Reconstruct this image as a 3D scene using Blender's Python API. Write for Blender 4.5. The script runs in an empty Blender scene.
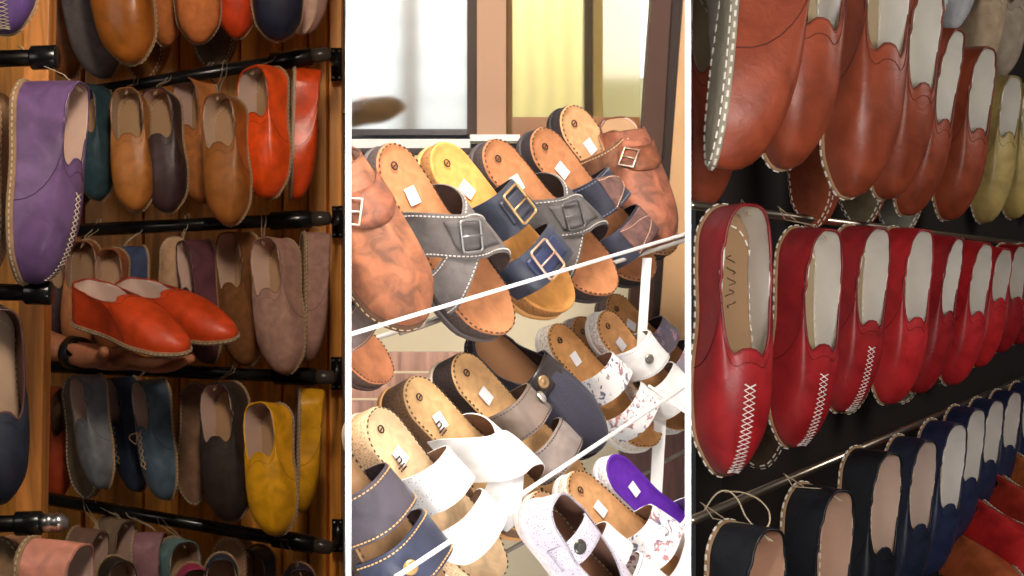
import bpy, bmesh, math, random
from mathutils import Vector, Matrix
random.seed(7)
C = bpy.context.scene.collection
F = 1800.0; EYE = 1.5
def P(px, py, d): return Vector(((px-512)/F*d, d, EYE-(py-288)/F*d))
def lin(c):
    return tuple(((v/255)/12.92 if v/255 <= .04045 else ((v/255+.055)/1.055)**2.4) for v in c)
# ---------------------------------------------------------------- materials
MATS = {}
def mat(col, kind='leather'):
    key = (tuple(col), kind)
    if key in MATS: return MATS[key]
    m = bpy.data.materials.new(kind); m.use_nodes = True
    nt = m.node_tree; N = nt.nodes; L = nt.links
    b = N['Principled BSDF']; c = lin(col)
    tc = N.new('ShaderNodeTexCoord'); vec = tc.outputs['Object']
    def noise(scale, detail=4, dist=0.0):
        n = N.new('ShaderNodeTexNoise'); n.inputs['Scale'].default_value = scale
        n.inputs['Detail'].default_value = detail; n.inputs['Distortion'].default_value = dist
        L.new(vec, n.inputs['Vector']); return n.outputs['Fac']
    def mixc(fac, a, bb, lo=.35, hi=.65):
        mr = N.new('ShaderNodeMapRange'); mr.inputs[1].default_value = lo; mr.inputs[2].default_value = hi
        L.new(fac, mr.inputs[0])
        mx = N.new('ShaderNodeMix'); mx.data_type = 'RGBA'; L.new(mr.outputs[0], mx.inputs[0])
        for i, q in ((6, a), (7, bb)):
            if hasattr(q, 'is_linked'): L.new(q, mx.inputs[i])
            else: mx.inputs[i].default_value = (*q, 1)
        return mx.outputs[2]
    def bump(h, s, d=.002):
        bp = N.new('ShaderNodeBump'); bp.inputs['Strength'].default_value = s; bp.inputs['Distance'].default_value = d
        L.new(h, bp.inputs['Height']); L.new(bp.outputs[0], b.inputs['Normal'])
    dk = tuple(v*.72 for v in c); lt = tuple(min(1, v*1.18+.004) for v in c)
    b.inputs['Specular IOR Level'].default_value = .4
    if kind in ('leather', 'shiny', 'worn', 'metallic_leather'):
        f = noise(26, 5, .6)
        col_o = mixc(f, dk, lt)
        if kind == 'worn': col_o = mixc(noise(48, 8, .8), tuple(v*.5 for v in c), tuple(min(1, v*1.25) for v in c), .33, .66)
        L.new(col_o, b.inputs['Base Color'])
        b.inputs['Roughness'].default_value = {'leather': .42, 'shiny': .3, 'worn': .6, 'metallic_leather': .38}[kind]
        if kind == 'metallic_leather': b.inputs['Metallic'].default_value = .6
        bump(noise(60, 6, 1.5), .35, .0015)
    elif kind == 'soft':
        L.new(mixc(noise(18, 3, .3), tuple(v*.9 for v in c), c), b.inputs['Base Color']); b.inputs['Roughness'].default_value = .7
        bump(noise(50, 4, 1), .25, .0015)
    elif kind == 'suede':
        L.new(mixc(noise(55, 6, .4), tuple(v*.8 for v in c), lt, .3, .7), b.inputs['Base Color']); b.inputs['Roughness'].default_value = .9
        b.inputs['Specular IOR Level'].default_value = .15
        bump(noise(700, 3), .3, .001)
    elif kind == 'cork':
        L.new(mixc(noise(420, 3), tuple(v*.5 for v in c), lt, .3, .55), b.inputs['Base Color']); b.inputs['Roughness'].default_value = .85
        bump(noise(420, 3), .3, .001)
    elif kind in ('perf', 'floral', 'net'):
        v = N.new('ShaderNodeTexVoronoi'); L.new(vec, v.inputs['Vector'])
        v.inputs['Scale'].default_value = {'perf': 330, 'floral': 60, 'net': 420}[kind]
        if kind == 'floral':
            fl = N.new('ShaderNodeTexNoise'); fl.inputs['Scale'].default_value = 38; L.new(vec, fl.inputs['Vector'])
            q = mixc(fl.outputs['Fac'], (.55, .25, .25), (.12, .14, .25), .4, .6)
            L.new(mixc(noise(75, 3, 1.5), q, c, .40, .46), b.inputs['Base Color'])
        else:
            L.new(mixc(v.outputs['Distance'], tuple(v2*.25 for v2 in c), lt, .17, .26), b.inputs['Base Color'])
        b.inputs['Roughness'].default_value = .5
    elif kind == 'wood':
        mp = N.new('ShaderNodeMapping'); mp.inputs['Scale'].default_value = (14, 14, 1.1); L.new(vec, mp.inputs[0])
        n = N.new('ShaderNodeTexNoise'); n.inputs['Scale'].default_value = 3.2; n.inputs['Detail'].default_value = 8
        n.inputs['Distortion'].default_value = 1.2; L.new(mp.outputs[0], n.inputs['Vector'])
        L.new(mixc(n.outputs['Fac'], tuple(v*.62 for v in c), lt, .35, .62), b.inputs['Base Color'])
        b.inputs['Roughness'].default_value = .42; bump(n.outputs['Fac'], .2, .002)
    elif kind == 'metal':
        b.inputs['Base Color'].default_value = (*c, 1); b.inputs['Metallic'].default_value = 1; b.inputs['Roughness'].default_value = .28
    elif kind == 'skin':
        L.new(mixc(noise(30), dk, lt), b.inputs['Base Color']); b.inputs['Roughness'].default_value = .5
        b.inputs['Subsurface Weight'].default_value = .15; b.inputs['Subsurface Radius'].default_value = (.01, .004, .002)
    elif kind == 'glass':
        b.inputs['Base Color'].default_value = (*c, 1); b.inputs['Roughness'].default_value = .25
        b.inputs['Transmission Weight'].default_value = 1; b.inputs['IOR'].default_value = 1.1
    elif kind == 'blinds':
        w = N.new('ShaderNodeTexWave'); w.bands_direction = 'Z'; w.inputs['Scale'].default_value = 3; w.inputs['Distortion'].default_value = .5
        L.new(vec, w.inputs['Vector']); L.new(mixc(w.outputs['Fac'], tuple(v*.86 for v in c), c, 0, .4), b.inputs['Base Color'])
        b.inputs['Roughness'].default_value = .8
    elif kind == 'cloth':
        w = N.new('ShaderNodeTexWave'); w.bands_direction = 'X'; w.inputs['Scale'].default_value = 7; w.inputs['Distortion'].default_value = 2
        L.new(vec, w.inputs['Vector']); L.new(mixc(w.outputs['Fac'], tuple(v*.8 for v in c), lt, 0, 1), b.inputs['Base Color'])
        b.inputs['Roughness'].default_value = .9
    elif kind == 'gloss':
        b.inputs['Base Color'].default_value = (*c, 1); b.inputs['Roughness'].default_value = .25
    else:
        b.inputs['Base Color'].default_value = (*c, 1); b.inputs['Roughness'].default_value = .6
    MATS[key] = m
    return m
# ---------------------------------------------------------------- mesh helpers
def obj(name, verts, faces, m, parent=None, smooth=True, sub=0):
    me = bpy.data.meshes.new(name); me.from_pydata([tuple(v) for v in verts], [], faces); me.update()
    bm = bmesh.new(); bm.from_mesh(me); bmesh.ops.recalc_face_normals(bm, faces=bm.faces); bm.to_mesh(me); bm.free()
    if smooth:
        for p in me.polygons: p.use_smooth = True
    o = bpy.data.objects.new(name, me); C.objects.link(o)
    for mm in (m if isinstance(m, (list, tuple)) else [m]): me.materials.append(mm)
    if parent: o.parent = parent
    if sub:
        s = o.modifiers.new('sub', 'SUBSURF'); s.levels = s.render_levels = sub
    return o
def empty(name, M, label, cat, group=None):
    o = bpy.data.objects.new(name, None); o.empty_display_size = .02; C.objects.link(o); o.matrix_world = M
    o['label'] = label; o['category'] = cat
    if group: o['group'] = group
    return o
def tag(o, label, cat, group=None):
    o['label'] = label; o['category'] = cat
    if group: o['group'] = group
    return o
class MB:
    def __init__(s): s.v = []; s.f = []
    def grid(s, rows, closed_u=False, closed_v=False):
        n = len(s.v); R = len(rows); K = len(rows[0])
        for r in rows: s.v += [Vector(p) for p in r]
        for i in range(R if closed_u else R-1):
            for j in range(K if closed_v else K-1):
                a, b = i, (i+1) % R; c, d = j, (j+1) % K
                s.f.append((n+a*K+c, n+a*K+d, n+b*K+d, n+b*K+c))
        return s
    def box(s, c, ax, ay, az):
        n = len(s.v); c = Vector(c)
        for i in (-1, 1):
            for j in (-1, 1):
                for k in (-1, 1): s.v.append(c+ax*i+ay*j+az*k)
        for q in ((0, 1, 3, 2), (4, 6, 7, 5), (0, 4, 5, 1), (2, 3, 7, 6), (0, 2, 6, 4), (1, 5, 7, 3)): s.f.append(tuple(n+i for i in q))
        return s
    def tube(s, pts, r, k=8, caps=True, closed=False):
        pts = [Vector(p) for p in pts]; n = len(s.v); m = len(pts); rs = r if isinstance(r, (list, tuple)) else [r]*m
        up = None
        for i, p in enumerate(pts):
            t = (pts[(i+1) % m if closed else min(i+1, m-1)]-pts[(i-1) % m if closed else max(i-1, 0)])
            t = t.normalized() if t.length > 1e-9 else Vector((0, 0, 1))
            if up is None: up = Vector((0, 0, 1)) if abs(t.z) < .9 else Vector((0, 1, 0))
            a = (up-t*up.dot(t)).normalized(); up = a; b = t.cross(a)
            for j in range(k):
                q = 2*math.pi*j/k; s.v.append(p+(a*math.cos(q)+b*math.sin(q))*rs[i])
        for i in range(m if closed else m-1):
            i2 = (i+1) % m
            for j in range(k): s.f.append((n+i*k+j, n+i*k+(j+1) % k, n+i2*k+(j+1) % k, n+i2*k+j))
        if caps and not closed:
            s.f.append(tuple(n+j for j in range(k))[::-1]); s.f.append(tuple(n+(m-1)*k+j for j in range(k)))
        return s
    def dashes(s, pts, nrm, r=.0011, on=.62, step=.006):
        """short thread stitches along a path; nrm(i) gives the way off the surface"""
        acc = 0; i = 0; L = [0]
        for a, b in zip(pts, pts[1:]): L.append(L[-1]+(b-a).length)
        n = max(1, int(L[-1]/step)); k = 0
        def at(d):
            nonlocal k
            while k < len(L)-2 and L[k+1] < d: k += 1
            f = (d-L[k])/max(1e-9, L[k+1]-L[k]); return pts[k].lerp(pts[k+1], f), nrm[k]
        for q in range(n):
            p0, n0 = at(q*step); p1, n1 = at(q*step+step*on)
            t = p1-p0
            if t.length < 1e-6: continue
            b = t.cross(n0)
            if b.length < 1e-9: continue
            s.box((p0+p1)/2, t*.5, b.normalized()*r, n0*r)
        return s
    def build(s, name, m, parent=None, smooth=True, sub=0): return obj(name, s.v, s.f, m, parent, smooth, sub)
def interp(t, pts):
    if t <= pts[0][0]: return pts[0][1]
    for (a, x), (b, y) in zip(pts, pts[1:]):
        if t <= b:
            f = (t-a)/(b-a); f = f*f*(3-2*f); return x+(y-x)*f
    return pts[-1][1]
def cap(t, th, tt, p=2.3):
    r = 1
    if t < th: r *= max(0, 1-(1-t/th)**p)**(1/p)
    if t > 1-tt: r *= max(0, 1-(1-(1-t)/tt)**p)**(1/p)
    return r
def frame(heel, toe, a):
    Y = (toe-heel).normalized(); mid = (heel+toe)/2
    cam = (Vector((0, 0, EYE))-mid); cam = (cam-Y*cam.dot(Y)).normalized()
    R = cam.cross(Y).normalized(); a = math.radians(a)
    n = cam*math.cos(a)+R*math.sin(a); X = Y.cross(n)
    M = Matrix.Identity(4)
    for i in range(3): M[i][0] = X[i]; M[i][1] = Y[i]; M[i][2] = n[i]; M[i][3] = heel[i]
    return M, (toe-heel).length
def finish(root, clip=None):
    """a thing standing against a partition ends at the partition's face"""
    if not clip: return
    co, no = clip; Mi = root.matrix_world.inverted(); co = Mi @ co; no = (Mi.to_3x3() @ no).normalized()
    def rec(o):
        for c in list(o.children):
            if c.type == 'MESH':
                bm = bmesh.new(); bm.from_mesh(c.data)
                bmesh.ops.bisect_plane(bm, geom=bm.verts[:]+bm.edges[:]+bm.faces[:], plane_co=co, plane_no=no, clear_outer=True)
                if len(bm.faces) == 0:
                    bm.free(); rec(c)
                    if not c.children: bpy.data.objects.remove(c)
                    continue
                bm.to_mesh(c.data); bm.free()
            rec(c)
    rec(root)
NA = 60
# ---------------------------------------------------------------- slip-on shoe
CREAM = (205, 180, 155); TANSOLE = (150, 120, 90); THREAD = (196, 178, 150)
def shoe(label, heel, toe, a, col, lining=(206, 172, 155), sole=TANSOLE, kind='leather', w=1.0, h=1.0, insole=(176, 140, 105), collar=None,
         group=None, name='slip_on_shoe', cat='shoe', mule=False, tongue=.08, side=1, string=None, zig=None, lace=None, thread=THREAD, tw=.0008,
         clip=None, open0=.012, throat=.47, step=.0085, seam=True, thick=.0052, script=False, toebox=1.0, buckle=None, bend=.006):
    M, Ln = frame(P(*heel), P(*toe), a)
    S = Ln/.26; root = empty(name, M, label, cat, group)
    Wp = [(0, .027), (.14, .033), (.38, .0325), (.68, .0415), (.84, .039), (1, .030)]
    def W(t): return interp(t, Wp)*cap(t, .13, .24, 2.3)*w
    def xc(t): return side*bend*math.sin(max(0, (t-.25))*2.6)-side*.002
    def Cc(ph, grow=0.0):
        t = (1+math.cos(ph))/2; sg = 1 if math.sin(ph) >= 0 else -1
        p = Vector((xc(t)+sg*W(t), .26*t, 0))
        if grow:
            c = Vector((xc(min(max(t, .13), .82)), .26*min(max(t, .13), .82), 0)); d = p-c
            if d.length > 1e-6: p += d.normalized()*grow
        return p
    def O(ph):
        t = open0+(throat-open0)*(1+math.cos(ph))/2
        ha = (.0322 if not mule else .031)*w*(abs(math.sin(ph))**.6)*(1-.05*math.cos(ph))
        sg = 1 if math.sin(ph) >= 0 else -1
        y = .26*t
        q = abs(math.atan2(math.sin(ph), math.cos(ph)))
        y += -tongue*.26*math.exp(-(q/.34)**2)+tongue*.30*.26*math.exp(-((q-1.0)/.35)**2)
        z = interp(t, [(0, .060), (.16, .055), (.36, .051), (.5, .053)])*h
        if mule: z = interp(t, [(0, .003), (.45*throat, .006), (.93*throat, .046), (throat, .050)])*h
        return Vector((xc(t)+sg*ha, y, z+.003*math.exp(-(q/.4)**2)))
    def U(ph, v, inset=0.0):
        c = Cc(ph); o = O(ph); q = math.cos(ph)
        hz = Vector((c.x-o.x, c.y-o.y, 0))
        k1 = max(.012, (.034+.008*max(0, q))*h*toebox) if not mule else max(.003, (.02+.02*q)*h)
        if mule and q < 0: k1 = .003
        p1 = c+Vector((0, 0, k1))+hz*.10; p2 = o+hz*.5+Vector((0, 0, .006*max(0, q)))
        u = 1-v; return c*u**3+p1*3*u*u*v+p2*3*u*v*v+o*v**3
    def sc(p): return p*S
    V = 13; rows = []; inner = []
    phs = [2*math.pi*i/NA for i in range(NA)]
    G = [[U(ph, j/(V-1)) for j in range(V)] for ph in phs]
    NRM = []
    for i in range(NA):
        r = []
        for j in range(V):
            du = G[(i+1) % NA][j]-G[i-1][j]; dv = G[i][min(j+1, V-1)]-G[i][max(0, j-1)]
            n = du.cross(dv); n = n.normalized() if n.length > 1e-9 else Vector((0, 0, 1))
            c = Vector((xc(.5), min(max(G[i][j].y, .03), .2), .01))
            if n.dot(G[i][j]-c) < 0: n = -n
            r.append(n)
        NRM.append(r)
    up = MB(); up.grid([[sc(p) for p in r] for r in G], closed_u=True)
    up.build('upper', mat(col, kind), root)
    li = MB(); li.grid([[sc(G[i][j]-NRM[i][j]*.0022) for j in range(V)] for i in range(NA)], closed_u=True)
    # rim between outer and inner skin
    li.grid([[sc(G[i][V-1]), sc(G[i][V-1]-NRM[i][V-1]*.0022)] for i in range(NA)], closed_u=True)
    li.build('lining', mat(lining, 'soft'), root)
    co = MB(); co.tube([sc(G[i][V-1]-NRM[i][V-1]*.001) for i in range(NA)], .0017*S, 6, closed=True)
    co.build('collar', mat(collar or tuple(v*.82 for v in col), kind), root)
    # sole
    so = MB(); edge = [Cc(ph, .0028) for ph in phs]
    def ring(s, z): return [sc(Vector((xc(.5)*(1-s)+p.x*s, .13*(1-s)+p.y*s, z))) for p in edge]
    th = thick
    rr = [ring(.02, 0), ring(.99, 0), ring(1, -.001), ring(1, -th+.001), ring(.99, -th), ring(.02, -th)]
    so.grid(rr, closed_v=True); n = len(so.v)
    so.build('sole', mat(sole, 'suede'), root)
    ins = MB(); e2 = [Cc(ph, -.003) for ph in phs]
    ins.grid([[sc(Vector((xc(.5)*(1-s)+p.x*s, .13*(1-s)+p.y*s, .0035))) for p in e2] for s in (.02, .4, .8, 1)], closed_v=True)
    ins.build('insole', mat(insole, 'soft'), root)
    st = MB(); e3 = [Cc(ph, -.0005) for ph in phs]; e3.append(e3[0])
    st.dashes([sc(p+Vector((0, 0, -th-.0004))) for p in e3], [Vector((0, 0, 1))]*(NA+1), .0009*S, .62, step*S)
    e4 = [Cc(ph, .0029)+Vector((0, 0, -th/2)) for ph in phs]; e4.append(e4[0])
    nr = [Vector((math.sin(ph), math.cos(ph), 0)) for ph in phs]+[Vector((0, 1, 0))]
    st.dashes([sc(p) for p in e4], nr, tw*S, .55, step*S)
    # stitched line inside on the insole
    if not mule:
        e5 = [Vector((xc(.5)*.16+p.x*.84, .13*.16+p.y*.84, .0048)) for p in edge]; e5.append(e5[0])
        st.dashes([sc(p) for p in e5], [Vector((0, 0, 1))]*(NA+1), .0008*S, .6, step*S)
    st.build('stitching', mat(thread, 'plain'), root, smooth=False)
    def idx(phv): return int(round((phv % (2*math.pi))/(2*math.pi)*NA)) % NA
    if seam:
        sm = MB()
        for sgn in (1, -1):
            pts = []; ns = []
            for j in range(9):
                v = j/8; ph = sgn*(1.35+.05*math.sin(v*3)); i = idx(ph); p = U(ph, v); pts.append(sc(p+NRM[i][int(v*(V-1))]*.0004)); ns.append(NRM[i][int(v*(V-1))])
            sm.tube(pts, .0005*S, 4)
        pts = [sc(U(ph, .93)+NRM[i][11]*.0003) for i, ph in enumerate(phs)]
        sm.tube(pts, .00035*S, 4, closed=True)
        sm.build('seam', mat(tuple(v*.6 for v in col), 'plain'), root)
    if zig:
        z = MB(); pts = {1: [], -1: []}
        for k in range(20):
            v = .2+.62*k/19
            for s_ in (1, -1):
                ph = .0+s_*((.085 if k % 2 else -.085)); j = min(V-1, int(v*(V-1))); pts[s_].append(sc(U(ph*(1.6-v*.6), v)+NRM[idx(0)][j]*.0012))
        z.tube(pts[1], .0009*S, 5); z.tube(pts[-1], .0009*S, 5); z.build('cross_stitching', mat(zig, 'plain'), root)
    if lace:
        z = MB(); row = []
        for k in range(7):
            v = .97-.06*k; ph = .16 if k % 2 else -.16; row.append(sc(U(ph, v)+Vector((0, 0, .003))))
        z.tube(row, .0012*S, 6); z.tube([Vector((-2*xc(.5)*0-p.x+2*xc(.45)*S, p.y, p.z)) for p in row], .0012*S, 6)
        c = row[1]
        for s_ in (1, -1):
            z.tube([c+Vector((s_*.018*math.sin(q)*S*(1 if q < 3 else .6), -.012*math.sin(q*.5)*S*2+.012*S, (.004+.006*math.sin(q))*S)) for q in [i*.4 for i in range(9)]], .0011*S, 6)
        z.build('lace', mat(lace, 'plain'), root)
    if script:
        z = MB(); zz = .0052
        for k in range(5):
            y = .048+k*.011; x0 = -.004+random.uniform(-.001, .001)
            z.tube([sc(Vector((x0+.0045*math.sin(q*1.1+k), y+.0016*q, zz))) for q in [i*.55 for i in range(9)]], .0004*S, 4)
        z.build('insole_script', mat((60, 40, 30), 'plain'), root)
    if buckle: buckle(root, U, NRM, S, idx, V, sc)
    if string:
        top = sc(O(math.pi)); Mi = M.inverted(); rod = Mi @ P(*string)
        s2 = MB(); e = Vector((.003, 0, .0))
        dd = (rod-top)
        s2.tube([top+Vector((0, .012, .0)), top+dd*.3+e, top+dd*.8+e*1.5, rod+Vector((.003, -.012, .004)), rod+Vector((-.001, -.014, -.004)), top+dd*.7-e*2, top+dd*.3-e, top+Vector((0, .012, -.004))], .0006, 5)
        s2.build('string', mat((190, 170, 140), 'plain'), root)
    finish(root, clip)
    return root
# ---------------------------------------------------------------- strapped sandal
def sandal(label, heel, toe, a, straps, insole=(196, 140, 88), cork=(120, 85, 55), outsole=(50, 40, 38), w=1.0, side=1, group=None, name='sandal', cat='sandal',
           clip=None, sticker=True, logo='dot', rimstitch=True, thick=.02, wedge=0):
    M, Ln = frame(P(*heel), P(*toe), a); S = Ln/.26
    root = empty(name, M, label, cat, group)
    Wp = [(0, .030), (.14, .0345), (.38, .034), (.68, .047), (.84, .045), (1, .036)]
    def W(t): return interp(t, Wp)*cap(t, .14, .22)*w
    def xc(t): return side*.007*math.sin(max(0, (t-.25))*2.6)-side*.002
    def spring(t): return .012*max(0, (t-.62)/.38)**2+.003*max(0, (.3-t)/.3)**2
    phs = [2*math.pi*i/NA for i in range(NA)]
    def pt(ph, s, z, grow=0):
        t = (1+math.cos(ph))/2; sg = 1 if math.sin(ph) >= 0 else -1
        p = Vector((xc(t)+sg*W(t), .26*t, 0)); tc = min(max(t, .2), .8); c = Vector((xc(tc), .26*tc, 0))
        q = c.lerp(p, s)
        if grow: q += (p-c).normalized()*grow
        q.z = z+spring(q.y/.26); return q*S
    tp = MB(); tp.grid([[pt(ph, s, z) for ph in phs] for s, z in ((.995, -.001), (.97, .0012), (.93, .001), (.87, -.0015), (.75, -.003), (.5, -.0038), (.25, -.0035), (0, -.0033))], closed_v=True)
    tp.build('insole', mat(insole, 'suede'), root)
    ck = MB(); T = thick
    def wz(p, k=1):
        t = p.y/S/.26; q = min(1, max(0, (t-.25)/.4)); p.z -= wedge*S*k*(1-q*q*(3-2*q)); return p
    ck.grid([[wz(pt(ph, 1, z, g), 1 if z <= -T+.0011 else 0) for ph in phs] for z, g in ((-.001, -.0004), (-.004, .0004), (-T+.001, .0003), (-T, -.001))], closed_v=True)
    ck.build('midsole', mat(cork, 'cork'), root)
    os_ = MB()
    os_.grid([[wz(pt(ph, s, z, g)) for ph in phs] for s, z, g in ((1, -T, -.001), (1, -T, .002), (1, -T-.003, .0026), (1, -T-.004, .0014), (1, -T-.007, .0022), (1, -T-.009, .001), (.9, -T-.0095, 0), (.02, -T-.0095, 0))], closed_v=True)
    os_.build('outsole', mat(outsole, 'plain'), root)
    if rimstitch:
        st = MB(); e = [pt(ph, .955, .0022) for ph in phs]; e.append(e[0])
        st.dashes(e, [Vector((0, 0, 1))]*(NA+1), .0007*S, .45, .0075*S); st.build('rim_stitching', mat(tuple(v*.45 for v in insole), 'plain'), root, smooth=False)
    if sticker:
        s_ = MB(); c = Vector((xc(.2)+.002, .26*.255, -.0008))*S
        ang = random.uniform(-.35, .35); ax = Vector((math.cos(ang), math.sin(ang), 0))*.0085*S; ay = Vector((-math.sin(ang), math.cos(ang), 0))*.0105*S
        s_.box(c, ax, ay, Vector((0, 0, .0006))*S); s_.build('price_sticker', mat((245, 243, 248), 'plain'), root, smooth=False)
    if logo:
        z = MB(); c = Vector((xc(.1), .26*.1, .001))*S
        z.tube([c+Vector((.0045*math.cos(q), .0045*math.sin(q), 0))*S for q in [i*.52 for i in range(12)]], .0009*S, 5, closed=True)
        z.tube([c+Vector((-.0025, 0, 0))*S, c+Vector((.0025, .0006, 0))*S], .0008*S, 5)
        z.build('insole_mark', mat((45, 30, 25), 'plain'), root)
        if logo == 'word':
            cu = bpy.data.curves.new('word', 'FONT'); cu.body = 'ilu'; cu.size = .02*S; cu.extrude = .0003
            to = bpy.data.objects.new('insole_word', cu); dg = bpy.context.evaluated_depsgraph_get()
            C.objects.link(to); dg.update(); me = bpy.data.meshes.new_from_object(to.evaluated_get(dg)); bpy.data.objects.remove(to)
            o = bpy.data.objects.new('insole_word', me); C.objects.link(o); me.materials.append(mat((45, 30, 25), 'plain')); o.parent = root
            o.location = Vector((.006, .26*.31, .002))*S; o.rotation_euler = (0, 0, -math.pi/2-.15)
            bpy.context.view_layer.update()
            me.transform(o.matrix_basis); o.matrix_basis = Matrix.Identity(4)
    for sp in straps:
        a0, a1, b0, b1, hh, sc_, kd = sp[:7]; ex = sp[7] if len(sp) > 7 else {}
        NV = 26; NU = 9; lift = ex.get('lift', 0)
        v0, v1 = ex.get('v', (0, 1))
        def SP(u, v, off=0.0):
            vv = v0+(v1-v0)*v
            f = vv*vv*(3-2*vv) if ex.get('s') else vv
            t0 = a0+(b0-a0)*f; t1 = a1+(b1-a1)*f
            rnd = ex.get('round', 0)
            if rnd:
                e = max(0, (abs(v-.5)-.5+rnd)/rnd)
                m_ = (t0+t1)/2; k = math.sqrt(max(0.02, 1-e*e)); t0 = m_+(t0-m_)*k; t1 = m_+(t1-m_)*k
            t = t0+(t1-t0)*u; th = math.pi*vv
            cs = math.cos(th); x = (1 if cs > 0 else -1)*abs(cs)**.75*(W(t)+.001+lift+off)
            z = -.008+(hh+lift+off+.008)*math.sin(th)**.62+ex.get('tilt', 0)*(u-.5)
            return Vector((xc(t)+x, .26*t, z+spring(t)))*S
        out = [[SP(u/(NU-1), v/(NV-1), .0026-.001*abs(2*u/(NU-1)-1)**6) for v in range(NV)] for u in range(NU)]
        inn = [[SP(u/(NU-1), v/(NV-1), 0) for v in range(NV)] for u in range(NU)]
        m1 = MB(); m1.grid(out); m1.grid([inn[0], out[0]]); m1.grid([out[-1], inn[-1]])
        so_ = m1.build('strap', mat(sc_, kd), root)
        m2 = MB(); m2.grid(inn); m2.build('strap_lining', mat(ex.get('lining', tuple(v*.45 for v in sc_)), 'suede'), so_)
        if ex.get('stitch'):
            for uu in (.07, .93):
                m3 = MB()
                p = [SP(uu, v/(NV-1), .003) for v in range(NV)]; ns = [Vector((0, 0, 1))]*NV
                ns = [(SP(uu, v/(NV-1), .01)-p[v]).normalized() for v in range(NV)]
                m3.dashes(p, ns, .0006*S, .6, .005*S)
                m3.build('strap_stitching', mat(ex['stitch'], 'plain'), so_, smooth=False)
        if ex.get('patch'):
            pv0, pv1, pc = ex['patch']; m4 = MB()
            m4.grid([[SP(.5+(u-.5)*(1.0-.95*((k/10) if ex.get('tri') else .1)), pv0+(pv1-pv0)*k/10, .0042) for k in range(11)] for u in [i/8 for i in range(9)]])
            o4 = m4.build('patch', mat(pc, 'worn'), so_); sd = o4.modifiers.new('thick', 'SOLIDIFY'); sd.thickness = .0012
            m5 = MB(); 
            for (ua, ub) in ((.08, .5), (.92, .5)):
                p = [SP(.5+(ua-.5)*(1-.9*k/10), pv0+(pv1-pv0)*k/10, .005) for k in range(11)]
                m5.dashes(p, [(SP(.5, pv0, .02)-SP(.5, pv0, 0)).normalized()]*11, .0005*S, .6, .004*S)
            m5.build('patch_stitching', mat((225, 190, 160), 'plain'), so_, smooth=False)
        def local(u, v):
            p = SP(u, v, .0045); tv = (SP(u, v+.02, .0045)-SP(u, v-.02, .0045)).normalized(); n = (SP(u, v, .02)-SP(u, v, 0)).normalized()
            n = (n-tv*n.dot(tv)).normalized(); return p, tv, n.cross(tv).normalized(), n
        if ex.get('buckle'):
            bv, bc, bs = ex['buckle']; p, tv, tu, n = local(.5, bv); lu = .0155*S*bs; lv = .0115*S*bs; r = .0017*S
            # keeper strap running under the buckle
            k1 = MB(); k1.grid([[SP(.5+(u-.5)*.62, bv-.16+.34*k/12, .0040) for k in range(13)] for u in [i/6 for i in range(7)]])
            ks = k1.build('buckle_strap', mat(ex.get('bcol', sc_), kd), so_); sd = ks.modifiers.new('thick', 'SOLIDIFY'); sd.thickness = .002*S
            bm_ = MB(); q = []
            for cu_, cv_ in ((1, 1), (1, -1), (-1, -1), (-1, 1)):
                for aa in range(5):
                    a_ = math.pi/2*aa/4; base = {(1, 1): 0, (1, -1): 1, (-1, -1): 2, (-1, 1): 3}[(cu_, cv_)]
                    ang = a_+0; cx, cy = lu-.004*S, lv-.004*S
                    phi = math.pi/2-base*math.pi/2-a_
                    q.append(p+n*.003*S+tu*(cu_*cx+.004*S*math.sin(phi) if False else cu_*cx+.004*S*math.cos(math.atan2(cv_, cu_)+(2-aa)*math.pi/8))+tv*(cv_*cy+.004*S*math.sin(math.atan2(cv_, cu_)+(2-aa)*math.pi/8)))
            bm_.tube(q, r, 8, closed=True)
            bm_.tube([p+n*.0035*S-tv*lv, p+n*.0045*S, p+n*.004*S+tv*lv*1.05], r*.7, 6)
            bm_.build('buckle', mat(bc, 'metal'), so_)
        if ex.get('button'):
            bv, bc = ex['button']; p, tv, tu, n = local(.5, bv); bm_ = MB()
            R_ = .0085*S
            prof = [(0, .0035), (.35, .0033), (.5, .002), (.65, .0028), (.85, .0024), (1, 0)]
            bm_.grid([[p+n*z*S+(tv*math.cos(q)+tu*math.sin(q))*max(rr, .01)*R_ for q in [i*2*math.pi/20 for i in range(20)]] for rr, z in prof], closed_v=True)
            bm_.build('button', mat(bc, 'metal'), so_)
    finish(root, clip)
    return root
def clip_right(px): return (Vector((0, 0, EYE)), Vector((1, -(px-512)/F, 0)).normalized())
def clip_left(px): return (Vector((0, 0, EYE)), Vector((-1, (px-512)/F, 0)).normalized())
K1 = clip_right(347); K2L = clip_left(350.5); K2R = clip_right(686.5); K3 = clip_left(690.5)
# ================================================================= setting
def structure(o): o['kind'] = 'structure'; return o
def partition(name, px):
    k = (px-512)/F; dirv = Vector((k, 1, 0)).normalized(); side = Vector((1, -k, 0)).normalized(); m = MB()
    rows = []
    for d, wpx in ((1.45, 5.6), (4.9, 5.0)):
        c = Vector((k*d, d, 0)); hw = wpx/F*d/2
        rows.append([c-side*hw+Vector((0, 0, .02)), c+side*hw+Vector((0, 0, .02)), c+side*hw+Vector((0, 0, 2.75)), c-side*hw+Vector((0, 0, 2.75))])
    m.v = rows[0]+rows[1]; m.f = [(0, 1, 2, 3), (7, 6, 5, 4), (0, 3, 7, 4), (1, 5, 6, 2), (3, 2, 6, 7), (0, 4, 5, 1)]
    structure(m.build(name, mat((244, 244, 244), 'matte'), smooth=False))
partition('wall_left', 348.4); partition('wall_right', 688)
m = MB(); m.box((0, 2.4, -.02), Vector((4, 0, 0)), Vector((0, 4, 0)), Vector((0, 0, .02)))
structure(m.build('floor', mat((70, 60, 52), 'matte'), smooth=False))
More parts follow.
